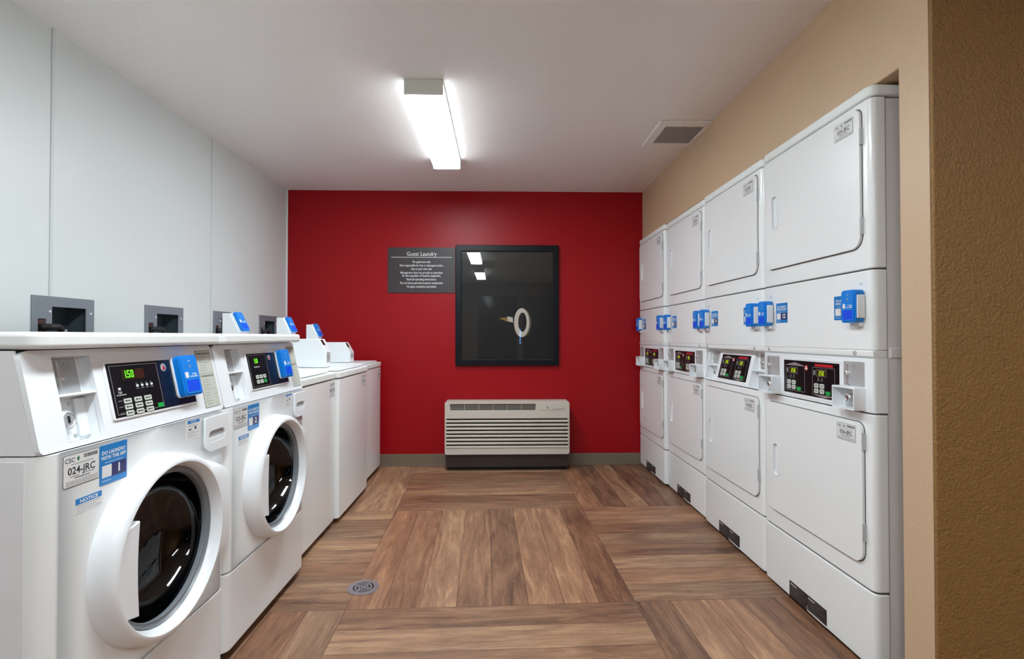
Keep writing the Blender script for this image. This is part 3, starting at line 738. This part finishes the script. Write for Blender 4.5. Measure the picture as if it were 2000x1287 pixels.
    for q in range(2):
        a0 = y0+.014+q*(y1-y0)*.52; a1 = a0+(y1-y0)*.375
        c0, c1 = z0+.010, z1-.020
        for r_ in ((a0, c0, a1, c0+.0012), (a0, c1-.0012, a1, c1), (a0, c0, a0+.0012, c1), (a1-.0012, c0, a1, c1)): m.box(.0012, r_[0], r_[1], X+.0002, r_[2], r_[3], SILVER)
        if q == 0: m.prism([(a0, c1), (a1, c1), ((a0+a1)/2, c1+.013)], .0014, X+.0001, SILVER)
        else:
            m.prism([(a0, c0), (a1, c0), ((a0+a1)/2, c0-.009)][::-1], .0014, X+.0001, SILVER); m.box(.0014, a0+.015, c1+.003, X+.0001, a1-.01, c1+.013, REDP)
        m.box(.0014, a0+.024, c1-.034, X+.0003, a0+.084, c1-.008, SILVER); m.box(.0014, a0+.0255, c1-.0325, X+.0005, a0+.0825, c1-.0095, LEDBG)
        digits(m, '2.50', a0+.040, c1-.029, .016, X+.0006, LEDY)
        m.box(.0014, a0+.006, c1-.03, X+.0002, a0+.018, c1-.012, GREYINK)
        for c in range(2):
            m.box(.0014, a0+.03+.022*c, c0+.053, X+.0002, a0+.042+.022*c, c0+.056, GREYINK); m.box(.0014, a0+.034+.022*c, c0+.060, X+.0002, a0+.039+.022*c, c0+.063, WHITEINK)
            for r_ in range(2):
                yy, zz = a0+.013+.034*c, c0+.006+.020*r_
                m.prism(rrect(yy, zz, yy+.025, zz+.017, .004, 2), .0014, .0040, KEYM); m.box(.004, yy+.006, zz+.006, .0042, yy+.019, zz+.011, GREYINK)
        m.prism(rrect(a0+.082, c0+.004, a0+.107, c0+.018, .003, 2), .0014, .0040, GREENK)
    cy_ = y0+(y1-y0)*.46
    m.lathe([(.0014, .011), (.0026, .011), (.0028, .0001)], cy_-.004, z1-.026, REDP, 20)
    m.prism([(cy_-.012, z1-.032), (cy_+.006, z1-.032), (cy_-.003, z1-.017)], .0028, .0031, WHITEINK)
    m.build('control_display', con, label='black double display with yellow numerals')
    # coin slides, coin boxes
    for q, (py, by) in enumerate(((.034, .030), (.548, .542))):
        xs = -.002 if not sloped else -.050
        pz0, pz1 = (.930, 1.014) if not sloped else (.942, 1.016)
        if sloped: py = .022 if q == 0 else W-.122
        m = MB(); m.prism(rrect(py, pz0, py+.100, pz1, .004, 2), xs, xs+.0025, STEEL)
        yy = py+.022
        m.prism([(yy-.004, pz1-.01), (yy+.002, pz1-.01), (yy+.001, pz1-.04), (yy-.002, pz1-.04)], xs+.002, xs+.006, CHROME)
        m.lathe([(xs+.002, .009), (xs+.010, .009), (xs+.012, .006), (xs+.012, .0001)], yy, pz1-.042, CHROME, 18)
        m.box(xs+.002, yy-.002, pz0+.006, xs+.007, yy+.003, pz1-.046, CHROME); m.box(xs+.002, yy-.010, pz0+.003, xs+.005, yy+.012, pz0+.008, CHROME)
        m.lathe([(xs+.0025, .0075), (xs+.0030, .008), (xs+.0025, .0085)], py+.052, pz1-.016, GREYINK, 18)
        m.text('25', py+.052, pz1-.019, .008, xs+.0028, GREYINK, 'CENTER')
        m.build('coin_slide', con, .0006, label='steel coin slot plate')
        if not sloped:
            bz0, bz1 = .853, .930; xo = .040
            m = MB()
            m.plate(rrect(by, bz0, by+.112, bz1, .004, 2), [rrect(by+.004, bz0+.005, by+.108, bz1-.005, .003, 2)], -.004, xo, PLASTIC)
            m.box(-.003, by+.002, bz0+.002, -.001, by+.110, bz1-.002, PLASTIC)
            cb = m.build('coin_box', con, .0015, label='protruding white coin box')
            m = MB(); m.box(-.001, by+.018, bz0+.006, .004, by+.104, bz1-.006, STEEL)
            m.lathe([(.003, .015), (.022, .015), (.026, .012), (.0265, .008), (.024, .0075), (.024, .0001)], by+.058, bz0+.038, CHROME, 22)
            m.box(.024, by+.056, bz0+.032, .0262, by+.060, bz0+.044, BRONZE); m.box(.004, by+.03, bz0+.010, .006, by+.09, bz0+.014, PLATE)
            m.build('lock', T, .0005, label='chrome barrel lock')
        else:
            ly = .075 if q == 0 else W-.070
            m = MB(); m.lathe([(-.050, .016), (-.034, .016), (-.030, .013), (-.030, .0001)], ly, .894, CHROME, 22); m.box(-.030, ly-.002, .888, -.0285, ly+.002, .900, BRONZE)
            m.build('lock', T, label='chrome barrel lock')
    # dark warning label low on the toe panel
    m = MB()
    zA, zB = .022, .086
    m.box(0, .200, zA, .0006, .320, zB, DARKLBL); m.box(0, .323, zA+.006, .0006, .443, zB+.000, DARKLBL); m.box(0, .318, zA+.02, .0005, .325, zB-.002, DARKLBL)
    m.box(0, .330, zA-.001, .0005, .440, zA+.006, WHITEP)
    for (a0, a1) in ((.206, .314), (.329, .437)): lines(m, .0006, a0, zA+.010, a1, zB-.004, 6, GREYINK, .0012, seed=6)
    m.box(.0006, .206, zB-.012, .0008, .25, zB-.008, WHITEINK); m.box(.0006, .33, zB-.012, .0008, .37, zB-.008, WHITEINK)
    m.build('warning_label', T, label='dark printed warning label')
    return T
PITCH = .695
stack_dryer(1.630, 1.211, .690, ('035-JRC', '036-JRC'), ('12', '11'), 'white stacked double dryer numbered 12, nearest on the right')
stack_dryer(2.330, 1.218, .690, ('033-JRC', '034-JRC'), ('10', '9'), 'white stacked double dryer with sloping control panel, second from the viewer', True)
stack_dryer(3.027, 1.229, .690, ('031-JRC', '032-JRC'), ('8', '7'), 'white stacked double dryer between the sloping-panel one and the farthest one')
stack_dryer(3.722, 1.211, .672, ('029-JRC', '030-JRC'), ('6', '5'), 'white stacked double dryer farthest back, against the red wall')

# ------------------------------------------------------------------ laundry outlet boxes in the left wall
LBL = ['steel laundry outlet box above washer 1, nearest in the left wall', 'steel laundry outlet box above the gap behind washer 2, second in the wall',
       'steel laundry outlet box partly behind the first blue reader tower', 'steel laundry outlet box partly behind the second blue reader tower, nearest the red wall']
for (y0, y1), lb in zip(BOXES, LBL):
    W = y1-y0
    T = thing('laundry_outlet_box', lb, 'outlet box', (XL, y0, 0), 0, 'laundry outlet boxes in the left wall')
    m = MB(); zt = 1.262
    m.plate([(0, .97), (W, .97), (W, zt), (0, zt)], [[(.09, .99), (W-.045, .99), (W-.045, zt-.042), (.09, zt-.042)], [(.026, .99), (.062, .99), (.062, zt-.092), (.026, zt-.092)]], 0, .006, ZINC)
    m.build('face_frame', T, .002)
    m = MB(); m.box(-.10, .022, .985, -.096, W-.022, zt-.022, BOXIN)
    for a in (.022, W-.026): m.box(-.098, a, .985, 0, a+.004, zt-.022, BOXIN)
    m.box(-.098, .022, .983, 0, W-.022, .987, BOXIN); m.box(-.098, .022, zt-.024, 0, W-.022, zt-.020, BOXIN)
    m.box(-.098, .076, .985, 0, .080, zt-.022, BOXIN); m.build('box', T)
    for yy in (.078, W-.022):
        m = MB(); m.lathe([(.006, .005), (.009, .004), (.0095, .0001)], yy, zt-.062, WHITEINK, 12)
        m.build('screw', T, label='bright screw')
    m = MB(); m.box(-.02, .028, .995, .002, .060, zt-.094, COPPER); m.box(.002, .031, 1.10, .010, .057, 1.15, RUBBER)
    m.build('socket', T, label='dark brown power socket')
    m = MB(); m.tube([(.008, .045, 1.138), (.030, .055, 1.138), (.034, .085, 1.138), (.030, .105, 1.128)], .013, RUBBER, 10)
    m.tube([(.030, .100, 1.130), (.028, .115, 1.115), (.022, .128, 1.09), (.014, .140, 1.05), (.010, .146, 1.00)], .004, RUBBER, 8); m.build('plug_and_cord', T, label='black plug with cord')
    m = MB(); m.lathe([(-.05, .014), (-.03, .018), (-.01, .018), (-.008, .0001)], .160, 1.098, VALVEB, 16); m.tube([(-.04, .160, 1.09), (-.04, .160, .995)], .009, BRASS, 10)
    m.tube([(-.05, W-.085, 1.13), (-.05, W-.085, .995)], .007, PLATE, 10); m.build('valve', T, label='blue handled water valve')

# ------------------------------------------------------------------ wall air conditioner
AX0, AX1, AZ0, AZ1, AY = -.443, .576, .137, .565, 4.19
T = thing('air_conditioner', 'cream wall air conditioner with louvred front under the framed picture', 'air conditioner', ((AX0+AX1)/2, YB-.013, 0), -PI/2)
# local frame: x out of the wall towards the room, y along the wall
AW = AX1-AX0; Dp = YB-.013-AY; h = AW/2
def ay(px): return (px-AX0)-h
m = MB()
n = 9; zl0, zl1 = .185, .455
m.box(0, -h+.004, AZ0+.01, Dp-.03, h-.004, AZ1-.004, CREAM)
m.plate(rrect(-h, AZ0, h, AZ1, (.02, .02, .012, .012)), [rrect(-h+.012, .188, h-.012, .430, .01), [(ay(-.398), .497), (ay(.295), .497), (ay(.300), .549), (ay(-.402), .549)]], Dp-.03, Dp, CREAM)
m.build('cabinet', T, .006, 3)
m = MB(); m.box(Dp-.03, -h+.010, .186, Dp-.022, h-.010, .432, ACDARK)
m.build('louvre_backing', T, label='dark gap behind the louvres')
for k in range(8):
    z = .197+.0300*k
    m = MB(); m.prism([(Dp-.02, z-.004), (Dp+.004, z-.008), (Dp+.006, z+.004), (Dp-.002, z+.0105), (Dp-.02, z+.006)], -h+.010, h-.010, CREAM, M=XZ)
    m.build('louvre', T, .002)
m = MB(); m.box(Dp-.03, ay(-.402), .495, Dp-.016, ay(.302), .551, ACDARK)
m.build('outlet_backing', T, label='dark air outlet')
m = MB()
for k in range(5): m.box(Dp-.014, ay(-.40), .5048+.0100*k, Dp-.006, ay(.30), .5066+.0100*k, CREAM)
for k in range(1, 6): m.box(Dp-.012, ay(-.40+.1165*k)-.0015, .497, Dp-.002, ay(-.40+.1165*k)+.0015, .549, CREAM)
m.build('outlet_grille', T, label='cream air outlet grille')
m = MB(); m.prism(rrect(ay(.335), .497, ay(.540), .553, .003), Dp-.001, Dp+.0025, CREAM)
m.prism([(ay(.425), .498), (ay(.450), .510), (ay(.535), .514), (ay(.528), .506), (ay(.46), .503)], Dp+.0024, Dp+.004, PLATE)
m.lathe([(Dp+.002, .006), (Dp+.006, .005), (Dp+.006, .0001)], ay(.396), .516, INK, 14); m.build('control_flap', T, .001)
m = MB(); m.box(0, -h+.006, .030, Dp-.02, h-.006, AZ0+.012, ACBASE); m.box(0, -h+.015, .0, Dp-.05, h-.015, .032, GAP)
m.build('base', T, .002, label='dark brown sub-base')

# ------------------------------------------------------------------ framed picture and sign
PX0, PX1, PZ0, PZ1 = -.373, .510, .850, 1.881
T = thing('framed_picture', 'black framed glazed picture hanging on the red wall above the air conditioner', 'picture', ((PX0+PX1)/2, YB, 0), -PI/2)
hw = (PX1-PX0)/2; fb = .052
# local y: world +x is local... with rz=-pi/2, local +x = world -y, local +y = world +x
m = MB(); m.plate([(-hw, PZ0), (hw, PZ0), (hw, PZ1), (-hw, PZ1)], [[(-hw+fb, PZ0+fb), (hw-fb, PZ0+fb), (hw-fb, PZ1-fb), (-hw+fb, PZ1-fb)]], .002, .032, FRAMEB); m.build('frame', T, .004)
m = MB(); m.box(.006, -hw+fb-.01, PZ0+fb-.01, .010, hw-fb+.01, PZ1-fb+.01, ARTB)
def px(p): return ((p-889)/(1091-889)*(PX1-PX0))-hw
def pz(p): return PZ1-(p-479)/(714-479)*(PZ1-PZ0)
ck = (px(1018.5), pz(630))
def ell(c, a, b_, n=40): return [(c[0]+a*math.cos(2*PI*k/n), c[1]+b_*math.sin(2*PI*k/n)) for k in range(n)]
m.plate(ell((ck[0]+.012, ck[1]-.004), .070, .120), [ell((ck[0]+.010, ck[1]-.002), .040, .085)], .0101, .0104, ARTS)
m.plate(ell(ck, .066, .124), [ell((ck[0]+.006, ck[1]+.004), .036, .083)], .0104, .0108, ARTC)
m.prism([(px(974), pz(622)), (px(985), pz(620)), (px(1000), pz(624)), (px(1003), pz(630)), (px(990), pz(628))], .0101, .0108, BRASS)
m.prism([(px(990), pz(618)), (px(1001), pz(620)), (px(1001), pz(630)), (px(991), pz(627))], .0108, .0112, ARTC)
art = m.build('artwork', T, label='black print of a pale ring on a brass tip')
m = MB(); m.box(.018, -hw+fb-.004, PZ0+fb-.004, .020, hw-fb+.004, PZ1-fb+.004, PICGLASS); m.build('picture_glass', T, label='reflecting glass')

SX0, SX1, SZ0, SZ1 = -.951, -.377, 1.472, 1.861
T = thing('wall_sign', 'charcoal Guest Laundry rules sign on the red wall left of the picture', 'sign', ((SX0+SX1)/2, YB, 0), -PI/2)
hw = (SX1-SX0)/2
m = MB(); m.box(0, -hw, SZ0, .008, hw, SZ1, SIGN); m.build('sign_panel', T, .001)
m = MB()
m.text('Guest Laundry', 0, 1.790, .050, .0084, WHITEINK, 'CENTER', sx=.86)
m.box(.008, -hw+.028, 1.775, .0086, hw-.028, 1.779, WHITEINK)
L = ['For guest use only.', 'Not responsible for lost or damaged articles.', 'Use at your own risk.', 'Management does not provide an attendant', 'for the operation of laundry equipment.', 'Read all operating instructions.', 'Do not leave personal property unattended.', 'No glass containers permitted.']
ZL = [1.730, 1.699, 1.669, 1.637, 1.611, 1.580, 1.549, 1.518]
for s, z in zip(L, ZL): m.text(s, 0, z, .0255, .0084, WHITEINK, 'CENTER', sx=.80, bold=.0002)
m.build('lettering', T, label='white lettering')

# ------------------------------------------------------------------ floor drain
T = thing('floor_drain', 'round metal floor drain set in the wood plank floor', 'drain', (-.594, 2.272, 0), .35)
XYm = Matrix.Identity(4)
m = MB(); m.plate(circle(0, 0, .068, 48), [circle(0, 0, .054, 48)], 0, .003, DRAINM, M=XYm); m.build('rim', T, .001)
m = MB(); m.prism(circle(0, 0, .056, 40), .0002, .0008, GAP, M=XYm); m.build('drain_pit', T, label='black drain opening')
m = MB()
for r0, r1 in ((.045, .054), (.030, .038), (.016, .023), (.0001, .008)):
    if r0 > .001: m.plate(circle(0, 0, r1, 40), [circle(0, 0, r0, 40)], .001, .0035, DRAINM, M=XYm)
    else: m.prism(circle(0, 0, r1, 16), .001, .0035, DRAINM, M=XYm)
for k in range(4):
    a = PI/4+PI/2*k; R_ = Matrix.Rotation(a, 4, 'Z'); m.M = R_; m.box(.0, -.004, .001, .054, .004, .0034, DRAINM)
m.M = Matrix.Identity(4); m.build('grate', T, label='ringed steel grate')

# narrow blue lamp behind the viewer, its glow shows in the picture glass and the washer doors
T = thing('light_strip', 'thin vertical blue light beside the window behind the viewer, seen reflected in the picture', 'light', (.49, YF, 0))
m = MB(); m.box(-.018, 0, .90, .018, .012, 1.30, GAP); m.build('mount', T)
m = MB(); m.box(-.012, .012, .92, -.004, .018, 1.28, NEON); m.box(.004, .012, .92, .012, .018, 1.28, NEON); m.build('tube', T, label='glowing blue tube')
